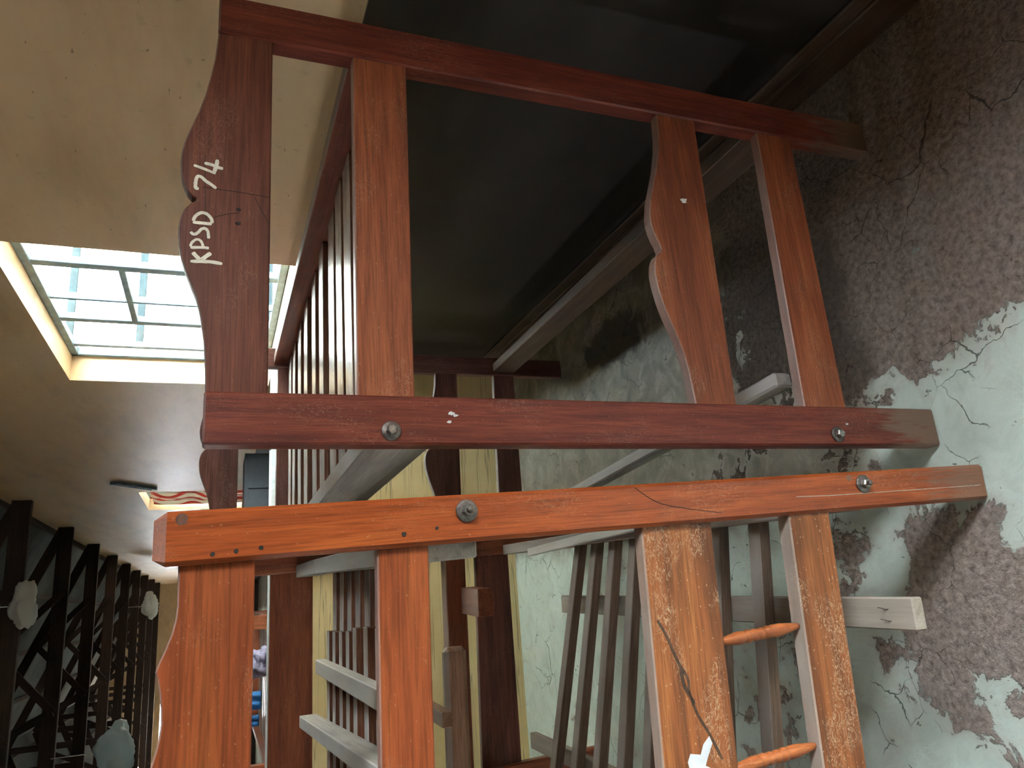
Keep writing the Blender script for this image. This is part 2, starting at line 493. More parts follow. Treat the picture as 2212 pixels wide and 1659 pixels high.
def beam(name, p0, p1, w, t, mat, parent=None, wdir=(1, 0, 0), bev=0.003, fn=None, gen=None):
    """a timber from p0 to p1; w is its size along wdir, t across"""
    p0, p1 = Vector(p0), Vector(p1)
    ax = (p1 - p0)
    L = ax.length
    ax.normalize()
    wd = Vector(wdir)
    wd = (wd - ax * wd.dot(ax)).normalized()
    td = ax.cross(wd)
    vs, fs = chamfer_box(L, w, t, min(bev, w * 0.3, t * 0.3))
    if gen:
        vs = [Vector(gen(v, L)) for v in vs]
    out, gr = [], []
    oy, oz = random.uniform(0, 9), random.uniform(0, 9)
    for v in vs:
        P = p0 + ax * (v.x + L / 2) + wd * v.y + td * v.z
        if fn:
            P = fn(P)
        out.append(P)
        gr.append((v.x + L / 2, v.y + oy, v.z + oz))
    return link(name, out, fs, mat, parent, gr)


def board(name, poly, y0, y1, mat, parent, bev=0.0025, fn=None):
    """a board cut to an outline in x-z, with thickness y0..y1 and softened edges"""
    bm = bmesh.new()
    vs = [bm.verts.new((x, y0, z)) for x, z in poly]
    f = bm.faces.new(vs)
    r = bmesh.ops.extrude_face_region(bm, geom=[f])
    for v in r['geom']:
        if isinstance(v, bmesh.types.BMVert):
            v.co.y = y1
    bmesh.ops.recalc_face_normals(bm, faces=bm.faces[:])
    rim = [e for e in bm.edges if abs(e.verts[0].co.y - e.verts[1].co.y) < 1e-6]
    bmesh.ops.bevel(bm, geom=rim, offset=bev, segments=1, affect='EDGES', profile=0.5)
    vs, fs = bm_out(bm)
    ox, oz = random.uniform(0, 9), random.uniform(0, 9)
    gr = [(v.x + ox, v.z + oz, v.y) for v in vs]
    if fn:
        vs = [fn(v) for v in vs]
    return link(name, vs, fs, mat, parent, gr)


def lathe(name, prof, p0, p1, mat, parent, seg=16, fn=None):
    p0, p1 = Vector(p0), Vector(p1)
    ax = p1 - p0
    L = ax.length
    ax.normalize()
    a = ax.orthogonal().normalized()
    b = ax.cross(a)
    vs, fs, gr = [], [], []
    for t, r in prof:
        for i in range(seg):
            th = 2 * math.pi * i / seg
            P = p0 + ax * (t * L) + (a * math.cos(th) + b * math.sin(th)) * r
            vs.append(fn(P) if fn else P)
            gr.append((t * L, r * math.cos(th), r * math.sin(th)))
    for j in range(len(prof) - 1):
        for i in range(seg):
            fs.append((j * seg + i, j * seg + (i + 1) % seg, (j + 1) * seg + (i + 1) % seg, (j + 1) * seg + i))
    fs.append(tuple(range(seg - 1, -1, -1)))
    fs.append(tuple((len(prof) - 1) * seg + i for i in range(seg)))
    return link(name, vs, fs, mat, parent, gr, smooth=True)


def bolt(parent, x, y, z, r=0.011, wr=0.019, big=False):
    """hexagon bolt head on a round washer, facing the camera side (-y)"""
    pr = [(0, r * 0.92), (0.08, r), (0.8, r), (1.0, r * 0.78)]
    b = lathe('bolt', pr, (x, y - 0.003, z), (x, y - 0.016, z), MAT_ZINC, parent, 6)
    b.data.shade_flat()
    lathe('washer', [(0, wr), (0.7, wr), (1, wr * 0.9)], (x, y + 0.001, z), (x, y - 0.004, z), MAT_STEEL, b, 24)
    if big:
        lathe('threaded_tip', [(0, 0.0055), (0.8, 0.0055), (1, 0.004)], (x, y - 0.014, z), (x, y - 0.024, z), MAT_STEEL, b, 10)
    return b


def disc(name, parent, x, y, z, r, mat, sx=1.0, rough=0.0):
    vs, n = [], 14
    for yy in (y, y - 0.0007):
        for i in range(n):
            th = 2 * math.pi * i / n
            q = r * (1 + random.uniform(-rough, rough))
            vs.append((x + q * sx * math.cos(th), yy, z + q * math.sin(th)))
    fs = [tuple(range(n)), tuple(range(2 * n - 1, n - 1, -1))]
    fs += [(i, n + i, n + (i + 1) % n, (i + 1) % n) for i in range(n)]
    return link(name, vs, fs, mat, parent, [tuple(v) for v in vs])


def strokes(name, items, y, mat, parent, fn=None):
    """brush strokes: rounded ribbons a fraction of a millimetre proud of the board"""
    vs, fs = [], []
    for pts, w in items:
        P = [Vector((a, 0, b)) for a, b in pts]
        # resample smoothly
        Q = []
        for i in range(len(P) - 1):
            a = P[max(i - 1, 0)]; b = P[i]; c = P[i + 1]; d = P[min(i + 2, len(P) - 1)]
            for s in range(5):
                t = s / 5
                Q.append(0.5 * ((2 * b) + (c - a) * t + (2 * a - 5 * b + 4 * c - d) * t * t + (3 * b - a - 3 * c + d) * t ** 3))
        Q.append(P[-1])
        L, Rr = [], []
        for i, q in enumerate(Q):
            d = (Q[min(i + 1, len(Q) - 1)] - Q[max(i - 1, 0)]).normalized()
            nrm = Vector((-d.z, 0, d.x))
            e = min(i, len(Q) - 1 - i)
            ww = w * 0.5 * (0.62, 0.9, 1.0)[min(e, 2)] * random.uniform(0.92, 1.08)
            L.append(q + nrm * ww); Rr.append(q - nrm * ww)
        ring = L + Rr[::-1]
        n = len(L)
        b0 = len(vs)
        for yy in (y, y - 0.0006):
            for q in ring:
                vs.append((q.x, yy, q.z))
        m = len(ring)
        for i in range(n - 1):
            fs.append((b0 + m + i, b0 + m + i + 1, b0 + m + m - 2 - i, b0 + m + m - 1 - i))
        for i in range(m):
            j = (i + 1) % m
            fs.append((b0 + i, b0 + j, b0 + m + j, b0 + m + i))
    return link(name, vs, fs, mat, parent)


def boxes(name, lst, mat, parent=None):
    """several axis-aligned boxes as one mesh (for a wall with openings)"""
    vs, fs = [], []
    for (x0, x1, y0, y1, z0, z1) in lst:
        b = len(vs)
        for z in (z0, z1):
            vs += [(x0, y0, z), (x1, y0, z), (x1, y1, z), (x0, y1, z)]
        fs += [(b, b + 3, b + 2, b + 1), (b + 4, b + 5, b + 6, b + 7), (b, b + 1, b + 5, b + 4),
               (b + 1, b + 2, b + 6, b + 5), (b + 2, b + 3, b + 7, b + 6), (b + 3, b, b + 4, b + 7)]
    return link(name, vs, fs, mat, parent)


def structure(o):
    o['kind'] = 'structure'
    return o


# ------------------------------------------------------------------ the room
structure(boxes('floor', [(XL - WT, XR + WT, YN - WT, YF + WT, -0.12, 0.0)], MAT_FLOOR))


def side_wall(name, x0, x1, wins):
    L, y = [], YN - WT
    for (a, b, z0, z1) in wins:
        L.append((x0, x1, y, a, 0, ZW))
        L.append((x0, x1, a, b, 0, z0))
        L.append((x0, x1, a, b, z1, ZW))
        y = b
    L.append((x0, x1, y, YF + WT, 0, ZW))
    return structure(boxes(name, L, MAT_WALL))


side_wall('wall_right', XR, XR + WT, WIN_R)
side_wall('wall_left', XL - WT, XL, WIN_L)
XM = (XR + XL) / 2
RZ = 5.55


def gable(name, y0, y1, hole=None):
    if hole:
        a, b, z0, z1 = hole
        L = [(XL, a, y0, y1, 0, ZT), (b, XR, y0, y1, 0, ZT), (a, b, y0, y1, 0, z0), (a, b, y0, y1, z1, ZT)]
    else:
        L = [(XL, XR, y0, y1, 0, ZT)]
    o = boxes(name, L, MAT_WALL)
    bm = bmesh.new()
    bm.from_mesh(o.data)
    v = [bm.verts.new(p) for p in ((XL - WT, y0, ZT), (XR + WT, y0, ZT), (XM, y0, RZ + 0.2), (XL - WT, y1, ZT), (XR + WT, y1, ZT), (XM, y1, RZ + 0.2))]
    for f in ((0, 1, 2), (5, 4, 3), (0, 3, 4, 1), (1, 4, 5, 2), (2, 5, 3, 0)):
        bm.faces.new([v[i] for i in f])
    bm.to_mesh(o.data)
    bm.free()
    return structure(o)


gable('wall_rear', YN - WT, YN)
gable('wall_far', YF, YF + WT, (-5.0, -2.55, 3.05, 3.62))
beam('baseboard_right', (XR - 0.011, YN, 0.06), (XR - 0.011, YF, 0.06), 0.12, 0.022, W_SKIRT, None, (0, 0, 1), 0.004)['kind'] = 'structure'
beam('trim_1', (XR - 0.006, YN, 0.145), (XR - 0.006, YF, 0.145), 0.05, 0.012, W_SKIRT, None, (0, 0, 1), 0.003)['kind'] = 'structure'

# low cubicle partition behind the two bunks
PY = 4.42
structure(boxes('wall_partition', [(-2.9, XR, PY, PY + 0.11, 0, 1.415)], MAT_PART))
beam('trim_2', (-2.93, PY + 0.055, 1.432), (XR, PY + 0.055, 1.432), 0.15, 0.034, MAT_CAP, None, (0, 1, 0), 0.004)['kind'] = 'structure'


# windows ------------------------------------------------------------
def steel_window(name, x, y0, y1, z0, z1, vbars, panes=True, hbar=None):
    root = empty(name, (x, (y0 + y1) / 2, z0))
    root['kind'] = 'structure'
    cy = (y0 + y1) / 2
    H = z1 - z0

    def bar(nm, a, b, w, t, wd):
        return beam(nm, a, b, w, t, MAT_BLUE, root, wd, 0.003)
    bar('frame_bar', (0, y0 - cy, 0.02), (0, y1 - cy, 0.02), 0.04, 0.045, (0, 0, 1))
    bar('frame_bar', (0, y0 - cy, H - 0.02), (0, y1 - cy, H - 0.02), 0.04, 0.045, (0, 0, 1))
    bar('frame_bar', (0, y0 - cy + 0.02, 0), (0, y0 - cy + 0.02, H), 0.04, 0.045, (0, 1, 0))
    bar('frame_bar', (0, y1 - cy - 0.02, 0), (0, y1 - cy - 0.02, H), 0.04, 0.045, (0, 1, 0))
    ys = [y0 + 0.03]
    for (yy, w) in vbars:
        bar('glazing_bar', (0, yy - cy, 0.03), (0, yy - cy, H - 0.03), w, 0.035, (0, 1, 0))
        ys.append(yy)
    ys.append(y1 - 0.03)
    if hbar:
        a, b, z = hbar
        bar('glazing_bar', (0, a - cy, z - z0), (0, b - cy, z - z0), 0.032, 0.032, (0, 0, 1))
    if panes:
        for a, b in zip(ys[:-1], ys[1:]):
            if (a, b) in panes if isinstance(panes, set) else False:
                continue
            vs, fs = chamfer_box(0.004, b - a - 0.02, H - 0.08, 0)
            link('pane', [Vector((v.x + 0.004, v.y + (a + b) / 2 - cy, v.z + H / 2)) for v in vs], fs, MAT_GLASS, root)
    return root


FX = XR + WT - 0.04
w1 = steel_window('window_1', FX, 3.17, 5.10, 1.43, 2.60, [(3.72, 0.06), (4.15, 0.025), (4.46, 0.055), (4.90, 0.045)], True, (3.74, 4.45, 2.19))
# casement of that window standing open at right angles to the wall
MAT_LEAF = m_simple('dark_blue_grey_steel', (0.018, 0.034, 0.042), 0.7, spec=0.2)
def leaf(x0, x1, y, z0, z1, zb):
    beam('open_casement_bar', (x0, y, z0), (x1, y, z0), 0.035, 0.03, MAT_LEAF, w1, (0, 0, 1))
    for z in zb:
        beam('open_casement_bar', (x0, y, z), (x1, y, z), 0.045, 0.02, MAT_LEAF, w1, (0, 0, 1))
    for x in (x0, x1):
        beam('open_casement_bar', (x, y, z0), (x, y, zb[-1]), 0.035, 0.03, MAT_LEAF, w1, (1, 0, 0))
leaf(0.05, 0.92, 0.90, 0.0, 1.0, (0.38, 0.79, 1.185))
# open doorway beside the camera: timber frame, leaf swung back outside
dr = empty('door_1', (FX, -0.54, 0.0))
dr['kind'] = 'structure'
for y in (-0.575, 0.575):
    beam('jamb', (0, y, 0.0), (0, y, 3.10), 0.05, 0.10, W_SKIRT, dr, (0, 1, 0))
beam('head', (0, -0.60, 3.075), (0, 0.60, 3.075), 0.05, 0.10, W_SKIRT, dr, (0, 0, 1))
for k_ in range(6):
    beam('plank', (0.14 + 0.165 * k_, -0.67, 0.02), (0.14 + 0.165 * k_, -0.67, 2.8), 0.16, 0.03, W_SKIRT, dr, (1, 0, 0))
for z in (0.4, 1.8):
    beam('ledge', (0.06, -0.64, z), (1.05, -0.64, z), 0.14, 0.025, W_SKIRT, dr, (0, 0, 1))
w2 = steel_window('window_2', FX, 9.75, 11.4, 1.30, 2.60, [(10.3, 0.04), (10.85, 0.04)], True)
# blue steel casement stay on the wall beside its upper corner
for d_ in (0.0, 0.055):
    beam('casement_stay', (XR - 0.02 - FX, -1.21 + d_ * 0.6, 1.08 + d_), (XR - 0.02 - FX, -1.66 + d_ * 0.6, 1.43 + d_), 0.022, 0.035, MAT_BLUE, w2, (0, 0, 1))
beam('casement_stay', (XR - 0.02 - FX, -1.65, 1.40), (XR - 0.02 - FX, -1.615, 1.50), 0.03, 0.036, MAT_BLUE, w2, (0, 1, 0))
for i, (a, b, z0, z1) in enumerate(WIN_L):
    steel_window('window_%d' % (3 + i), XL - WT + 0.04, a, b, z0, z1, [((a + b) / 2, 0.04)], False)

# curtain in the third window
vs, fs, gr = [], [], []
NU, NV = 90, 8
for j in range(NV + 1):
    for i in range(NU + 1):
        u, v = i / NU, j / NV
        y = 9.80 + u * 1.5
        z = 1.33 + v * 1.2
        x = FX - 0.085 + 0.028 * math.sin(u * 46 + 0.6 * math.sin(v * 5)) + 0.02 * math.sin(u * 17 + v * 2) - 0.05 * (1 - v) * math.sin(u * 3.1)
        vs.append((x, y, z)); gr.append((u * 1.9, v * 1.2, 0))
for j in range(NV):
    for i in range(NU):
        a = j * (NU + 1) + i
        fs.append((a, a + 1, a + NU + 2, a + NU + 1))
cur = link('curtain', vs, fs, MAT_CURT, None, gr, True)
sm = cur.modifiers.new('cloth_thickness', 'SOLIDIFY'); sm.thickness = 0.003
tag(cur, 'red and white wavy striped curtain hanging in the far window', 'curtain')

# roof ---------------------------------------------------------------
def roof_slope(name, xe, sgn):
    vs, fs = [], []
    n = int((YF - YN + 1) / 0.04)
    tan = (RZ - ZT) / (XR + WT - XM)
    for i in range(n + 1):
        y = YN - 0.5 + i * 0.04
        h = 0.012 * math.sin(i * math.pi / 2 + 0.4)
        vs += [(xe + sgn * 0.35, y, ZT + 0.16 - 0.35 * tan + h), (XM, y, RZ + 0.16 + h)]
    for i in range(n):
        a = 2 * i
        fs.append((a, a + 1, a + 3, a + 2) if sgn > 0 else (a, a + 2, a + 3, a + 1))
    o = link(name, vs, fs, MAT_ROOF)
    s = o.modifiers.new('sheet_thickness', 'SOLIDIFY'); s.thickness = 0.004
    return structure(o)


roof_slope('ceiling_right', XR + WT, 1)
roof_slope('ceiling_left', XL - WT, -1)
SL = (RZ - ZT) / (XR + WT - XM)
for i, d in enumerate((0.25, 1.15, 2.05, 2.95, 3.7)):
    for s in (1, -1):
        x = XM + s * (XR + WT - XM - d)
        z = ZT + 0.10 + d * SL
        p = beam('purlin', (x, YN, z), (x, YF, z), 0.07, 0.06, W_TRUSS, None, (1, 0, 0), 0)
        p['kind'] = 'structure'
        p.name = 'trim_%d' % (3 + 2 * i + (0 if s > 0 else 1))


def truss():
    root = empty('roof_truss', (0, 0, 0))
    zc = 3.76
    beam('bottom_chord', (XR - 0.005, 0, zc + 0.085), (XL + 0.005, 0, zc + 0.085), 0.20, 0.09, W_TRUSS, root, (0, 0, 1), 0.004)
    for s in (1, -1):
        xe = XM + s * (XR - XM - 0.01)
        beam('rafter', (xe, 0.08, ZT + 0.02), (XM, 0.08, RZ - 0.02), 0.15, 0.06, W_TRUSS, root, (0, 0, 1), 0.003)
        for d0, d1 in ((0.95, 1.75), (2.6, 1.75), (2.6, 3.3)):
            xa, xb = XM + s * (XR - XM - d0), XM + s * (XR - XM - d1)
            beam('web_strut', (xa, -0.06, zc + 0.05), (xb, -0.06, ZT + d1 * SL - 0.02), 0.10, 0.045, W_TRUSS, root, (1, 0, 0), 0.003)
    beam('king_post', (XM, -0.02, zc + 0.1), (XM, -0.02, RZ), 0.12, 0.05, W_TRUSS, root, (1, 0, 0), 0.003)
    tag(root, 'black timber roof truss spanning the hall under the grey roof sheets', 'roof truss', 'roof trusses')
    return root


def copy_tree(o, parent=None):
    c = o.copy()
    col.objects.link(c)
    c.parent = parent
    for ch in list(o.children):
        copy_tree(ch, c)
    return c


T0 = truss()
ORD = ('nearest', 'second nearest', 'third', 'fourth', 'fifth', 'sixth', 'seventh', 'eighth', 'farthest')
for i in range(9):
    t = T0 if i == 0 else copy_tree(T0)
    t.location.y = 10.2 + 2.89 * i
    t['label'] = ('black timber roof truss under the grey roof sheets, %s in the row' % ORD[i])


# outside ------------------------------------------------------------
structure(boxes('ground_outside', [(-40, 45, -35, 70, -0.5, -0.125)], MAT_GROUND))
nb = link('neighbour_wall', *[[Vector((v.x + 4.1, v.y + 18.3, v.z + 3.6)) for v in chamfer_box(0.4, 35.4, 8.0, 0.02)[0]], chamfer_box(0.4, 35.4, 8.0, 0.02)[1]], MAT_STONE)
tag(nb, 'bright limewashed rubble stone wall seen outside through the window', 'stone wall')


# ------------------------------------------------------------------ bunk beds
A_TOP = [(0.864, 1.749), (0.80, 1.754), (0.753, 1.761), (0.71, 1.769), (0.671, 1.779), (0.640, 1.789), (0.614, 1.797), (0.594, 1.8025), (0.573, 1.806), (0.55, 1.8075), (0.532, 1.806),
         (0.516, 1.8035), (0.504, 1.799), (0.491, 1.793), (0.481, 1.785), (0.476, 1.7775), (0.4705, 1.7785), (0.465, 1.786), (0.452, 1.796), (0.442, 1.800), (0.43, 1.8035), (0.413, 1.805), (0.397, 1.8045), (0.375, 1.8025), (0.355, 1.799),
         (0.332, 1.792), (0.311, 1.784), (0.292, 1.7765), (0.275, 1.770), (0.255, 1.765), (0.236, 1.761), (0.192, 1.754), (0.14, 1.750), (0.090, 1.748)]
A_LOW = [(0.864, 0.708), (0.80, 0.713), (0.759, 0.7195), (0.705, 0.733), (0.649, 0.752), (0.61, 0.765), (0.57, 0.773), (0.548, 0.774), (0.527, 0.771), (0.508, 0.765), (0.493, 0.758), (0.477, 0.7545), (0.470, 0.757), (0.462, 0.767),
         (0.453, 0.774), (0.435, 0.780), (0.411, 0.7825), (0.38, 0.7805), (0.352, 0.776), (0.324, 0.769), (0.296, 0.760), (0.257, 0.747), (0.218, 0.737), (0.18, 0.731), (0.14, 0.728), (0.090, 0.725)]
TEXT = {'K': [([(0.3441, 1.7817), (0.3458, 1.7564), (0.3461, 1.7453), (0.3441, 1.7271)], 0.0066), ([(0.3625, 1.7783), (0.3564, 1.7733), (0.3489, 1.7661)], 0.0072), ([(0.3641, 1.7473), (0.3566, 1.7553), (0.3484, 1.7633)], 0.0078)],
        'P': [([(0.3719, 1.7828), (0.3742, 1.7615), (0.3736, 1.7511)], 0.0056), ([(0.3741, 1.7829), (0.3821, 1.7805), (0.3896, 1.7732), (0.3878, 1.7662), (0.3807, 1.7624), (0.3751, 1.7613)], 0.0047)],
        'S': [([(0.4043, 1.7834), (0.4004, 1.7802), (0.4005, 1.775), (0.4059, 1.7696), (0.4117, 1.7656), (0.4141, 1.7594), (0.4093, 1.7546), (0.4011, 1.753), (0.3936, 1.7522)], 0.0056)],
        'D': [([(0.4247, 1.7807), (0.4245, 1.7619), (0.4245, 1.7478)], 0.0063), ([(0.4273, 1.7804), (0.438, 1.7764), (0.446, 1.7669), (0.4444, 1.757), (0.4355, 1.7489), (0.4263, 1.7475)], 0.006)],
        '7': [([(0.4969, 1.773), (0.4979, 1.7784), (0.5091, 1.7791), (0.5222, 1.7765), (0.5225, 1.7697), (0.5145, 1.7608), (0.508, 1.7506), (0.5013, 1.7425)], 0.0063)],
        '4': [([(0.5463, 1.7837), (0.5411, 1.766), (0.5337, 1.7445)], 0.0056), ([(0.5537, 1.765), (0.5518, 1.752), (0.5477, 1.7403), (0.5464, 1.7315)], 0.0066), ([(0.5645, 1.7422), (0.5517, 1.7436), (0.536, 1.7472)], 0.0075)]}
PW, PT = 0.096, 0.045
LEN = 2.15

# --- bunk A : dark red, lettered headboard -------------------------------------------------
A = empty('bunk_bed', (0.287, 1.364, 0), R(1.0))
tag(A, 'dark red-brown wooden bunk bed with KPSD 74 painted on its scalloped headboard, against the wall', 'bunk bed')
for yy, mp, mb, ml in ((0.0, W_REDPOST, W_RED, W_BROWN), (LEN, W_DARKRED, W_DARKRED, W_DARKRED)):
    for x in (PW / 2, 0.96 - PW / 2):
        beam('post', (x, yy + PT / 2, 0.0), (x, yy + PT / 2, 1.75), PW, PT, mp, A, (1, 0, 0), 0.004)
    f0, f1 = yy + 0.004, yy + 0.034
    hb = board('headboard', [(0.090, 1.643), (0.870, 1.643)] + A_TOP, f0, f1, mb, A)
    board('end_rail', [(0.090, 1.372), (0.870, 1.358), (0.870, 1.477), (0.090, 1.482)], f0, f1, ml if yy == 0 else mb, A)
    board('lower_headboard', [(0.090, 0.613), (0.870, 0.594)] + A_LOW, f0, f1, ml if yy == 0 else mb, A)
    board('lower_end_rail', [(0.090, 0.287), (0.870, 0.280), (0.870, 0.394), (0.090, 0.416)], f0, f1, ml if yy == 0 else mb, A)
    if yy == 0:
        for k_, v_ in TEXT.items():
            for m_, st_ in enumerate(v_):
                tx = strokes('painted_stroke', [st_], f0 - 0.0002 - 0.0001 * m_, MAT_PAINTMARK, hb)
                tx['label'] = 'cream brush stroke of the painted character %s' % k_
        for cr_ in ([(0.5016, 1.7663), (0.5003, 1.74), (0.4991, 1.6982), (0.4952, 1.6443)], [(0.4389, 1.7454), (0.4488, 1.722), (0.4546, 1.6997)],
                    [(0.4933, 1.6735), (0.4647, 1.6594), (0.4365, 1.6450)], [(0.5771, 1.7648), (0.5062, 1.7623), (0.4276, 1.758), (0.3893, 1.7551)]):
            strokes('crack', [(cr_, 0.0010)], f0 - 0.0001, MAT_HOLE, hb)
        for (x, z) in ((0.4612, 1.7015), (0.4312, 1.7010)):
            disc('nail_hole', hb, x, f0 - 0.0001, z, 0.0045, MAT_HOLE, 0.8, 0.15)
for z in (1.421, 0.336):
    bolt(A, 0.026, 0.0, z)
# side rails
beam('side_rail', (0.022, PT, 1.402), (0.022, LEN, 1.405), 0.125, 0.044, W_GREY, A, (0, 0, 1))
beam('side_rail', (0.905, PT, 1.417), (0.905, LEN, 1.432), 0.125, 0.044, W_RED, A, (0, 0, 1))
beam('side_rail', (0.905, PT, 0.335), (0.905, LEN, 0.335), 0.12, 0.044, W_SKIRT, A, (0, 0, 1))
beam('slat_ledger', (0.058, PT, 1.394), (0.058, LEN, 1.394), 0.026, 0.028, W_RED, A, (0, 0, 1))
beam('slat_ledger', (0.869, PT, 1.394), (0.869, LEN, 1.394), 0.026, 0.028, W_RED, A, (0, 0, 1))
for i, y in enumerate((0.13, 0.28, 0.42, 0.56, 0.73, 0.95, 1.17, 1.41, 1.66, 1.90, 2.07)):
    dz = random.uniform(-0.002, 0.002)
    beam('slat', (0.046, y + random.uniform(-.008, .008), 1.419 + dz), (0.880, y + random.uniform(-.008, .008), 1.419 + dz), random.uniform(0.098, 0.112), 0.018, W_SLAT, A, (0, 1, 0), 0.002)
# paint flecks on the near post
for (x, z, s) in ((0.062, 1.300, 0.006), (0.058, 1.292, 0.005), (0.045, 1.306, 0.0045), (0.052, 0.300, 0.004)):
    disc('paint_fleck', A, x, -0.0002, z, s, MAT_WHITEMARK, 0.5, 0.4)
disc('paint_fleck', A, 0.62, 0.0038, 0.668, 0.007, MAT_WHITEMARK, 1.0, 0.6)

# a lower side rail that has come off its bolts and lies across the floor of the lower bunk
lr = beam('loose_side_rail', (0.195, 0.10, 0.375), (0.085, 2.10, 0.335), 0.055, 0.04, W_GREY, None, (0, 0, 1), 0.006)
lr.matrix_world = A.matrix_world.copy()
lr.location = A.location; lr.rotation_euler = A.rotation_euler
tag(lr, 'weathered grey loose side rail lying inside the lower bunk of the dark red bed', 'bed rail')

# --- bunk B : orange brown, spindles, leaning a little -----------------------------------
SH = -0.033


def shear(P):
    return Vector((P.x + SH * P.z, P.y, P.z))


def shear_far(P):
    return Vector((P.x + SH * P.z - 0.012, P.y, P.z))


B = empty('bunk_bed', (0.139, 1.269, 0), R(-2.1))
tag(B, 'orange-brown wooden bunk bed with turned spindles and a chamfered post, in front', 'bunk bed')
BW = 1.08                       # the bed reaches from x=0.08 to x=0.08-BW
XB = 0.08 - BW
B_SC = [(-0.006, 1.775), (-0.061, 1.774), (-0.080, 1.7755), (-0.100, 1.780), (-0.121, 1.7875), (-0.141, 1.796), (-0.153, 1.800), (-0.163, 1.7965), (-0.180, 1.793), (-0.205, 1.790), (-0.225, 1.789), (-0.245, 1.791), (-0.262, 1.7945), (-0.285, 1.801), (-0.31, 1.812), (-0.335, 1.822), (-0.36, 1.828)]
mid = (XB + 0.08) / 2
B_TOP = B_SC + [(-0.385, 1.829), (mid, 1.815)] + [(2 * mid - x, z) for x, z in ([(-0.385, 1.829)] + B_SC[::-1])]
B_TOPL = [(x, z) for x, z in B_TOP]


def post_top(v, L):
    # chamfer the upper end on all four edges
    if v.x > L / 2 - 0.0001:
        return (v.x, v.y * 0.86, v.z * 0.40)
    if v.x > L / 2 - 0.02:
        return (v.x - 0.012, v.y, v.z)
    return v


for yy, mp, fn in ((0.0, W_ORANGE, shear), (LEN, W_BROWN, shear_far)):
    for x in (0.04, XB + 0.04):
        beam('post', (x, yy + 0.025, 0.0), (x, yy + 0.025, 1.812), 0.083, 0.05, mp, B, (1, 0, 0), 0.007, fn, post_top)
    y0, y1 = yy + 0.016, yy + 0.044
    board('headboard', [(XB + 0.07, 1.663), (0.006, 1.663)] + [(0.006, 1.775)] + B_TOPL[1:-1] + [(XB + 0.07, 1.775)], y0, y1, W_ORPLANK if yy == 0 else W_BROWN, B, 0.0025, fn)
    if yy == 0:
        board('end_rail', [(XB + 0.07, 1.381), (0.006, 1.379), (0.006, 1.468), (XB + 0.07, 1.468)], y0, y1, W_ORPLANK, B, 0.0025, fn)
        l1 = board('lower_headboard', [(XB + 0.07, 0.800), (0.006, 0.790), (0.006, 0.953), (XB + 0.07, 0.962)], y0, y1 + 0.004, W_SCRATCH, B, 0.003, fn)
        board('lower_end_rail', [(XB + 0.07, 0.500), (0.006, 0.487), (0.006, 0.598), (XB + 0.07, 0.606)], y0 - 0.006, y1 + 0.004, W_SCRATCH, B, 0.003, fn)
    else:
        board('end_rail', [(XB + 0.07, 1.328), (0.006, 1.328), (0.006, 1.505), (XB + 0.07, 1.505)], y0, y1, W_BROWN, B, 0.0025, fn)
        beam('lower_cross_beam', (0.006, yy + 0.01, 0.697), (XB + 0.07, yy + 0.01, 0.697), 0.095, 0.08, W_BROWN, B, (0, 0, 1), 0.004, fn)
        board('lower_end_rail', [(XB + 0.07, 0.41), (0.006, 0.42), (0.006, 0.585), (XB + 0.07, 0.597)], y0, y1, W_RED, B, 0.0025, fn)
SP = [(0, 0.0055), (0.10, 0.0085), (0.24, 0.0125), (0.34, 0.0128), (0.36, 0.010), (0.385, 0.0128), (0.42, 0.0128), (0.44, 0.0095), (0.465, 0.012), (0.50, 0.012), (0.52, 0.009), (0.545, 0.012), (0.58, 0.012), (0.60, 0.0095), (0.625, 0.0128), (0.66, 0.0128), (0.68, 0.010), (0.70, 0.0128), (0.78, 0.0125), (0.90, 0.0085), (1.0, 0.0055)]
for x in (-0.225, -0.452, -0.68):
    lathe('spindle', SP, (x, 0.028, 0.598), (x - 0.008, 0.028, 0.802), W_SPINDLE, B, 18, shear)
for x, z in ((0.054, 1.312), (0.055, 0.389)):
    bolt(B, x + SH * z - 0.002, 0.0, z, 0.011, 0.020, True)
for (x, z, r, nm, mt) in ((0.068, 1.772, 0.009, 'knot', MAT_KNOT), (0.068, 0.427, 0.0075, 'wood_plug', W_ORANGE), (0.012, 1.726, 0.0035, 'nail_hole', MAT_HOLE), (0.014, 1.692, 0.0035, 'nail_hole', MAT_HOLE), (0.016, 1.655, 0.0035, 'nail_hole', MAT_HOLE), (0.020, 1.425, 0.004, 'nail_hole', MAT_HOLE), (0.026, 1.367, 0.003, 'nail_hole', MAT_HOLE)):
    disc(nm, B, x + SH * z, -0.0003, z, r, mt, 1.0, 0.12)
for vn_, w_ in (([(-0.2064, 0.9385), (-0.2371, 0.9219), (-0.2801, 0.905), (-0.315, 0.8861), (-0.3437, 0.8849), (-0.3817, 0.8717), (-0.4206, 0.8494), (-0.463, 0.8299)], 0.0052),
                ([(-0.2932, 0.8985), (-0.3264, 0.8948), (-0.3609, 0.877)], 0.0075)):
    strokes('dark_vein', [(vn_, w_)], 0.0158, MAT_VEIN, l1)
strokes('paint_streak', [([(0.0163, 0.5796), (0.0169, 0.4786), (0.021, 0.3447), (0.0253, 0.2024), (0.03, 0.051), (0.0317, 0.0224)], 0.0016)], -0.0001, MAT_STREAK, B)
strokes('crack', [([(0.0434, 0.9696), (0.0136, 0.9212), (0.0001, 0.8592), (-0.0117, 0.7728)], 0.0011)], -0.0001, MAT_HOLE, B)
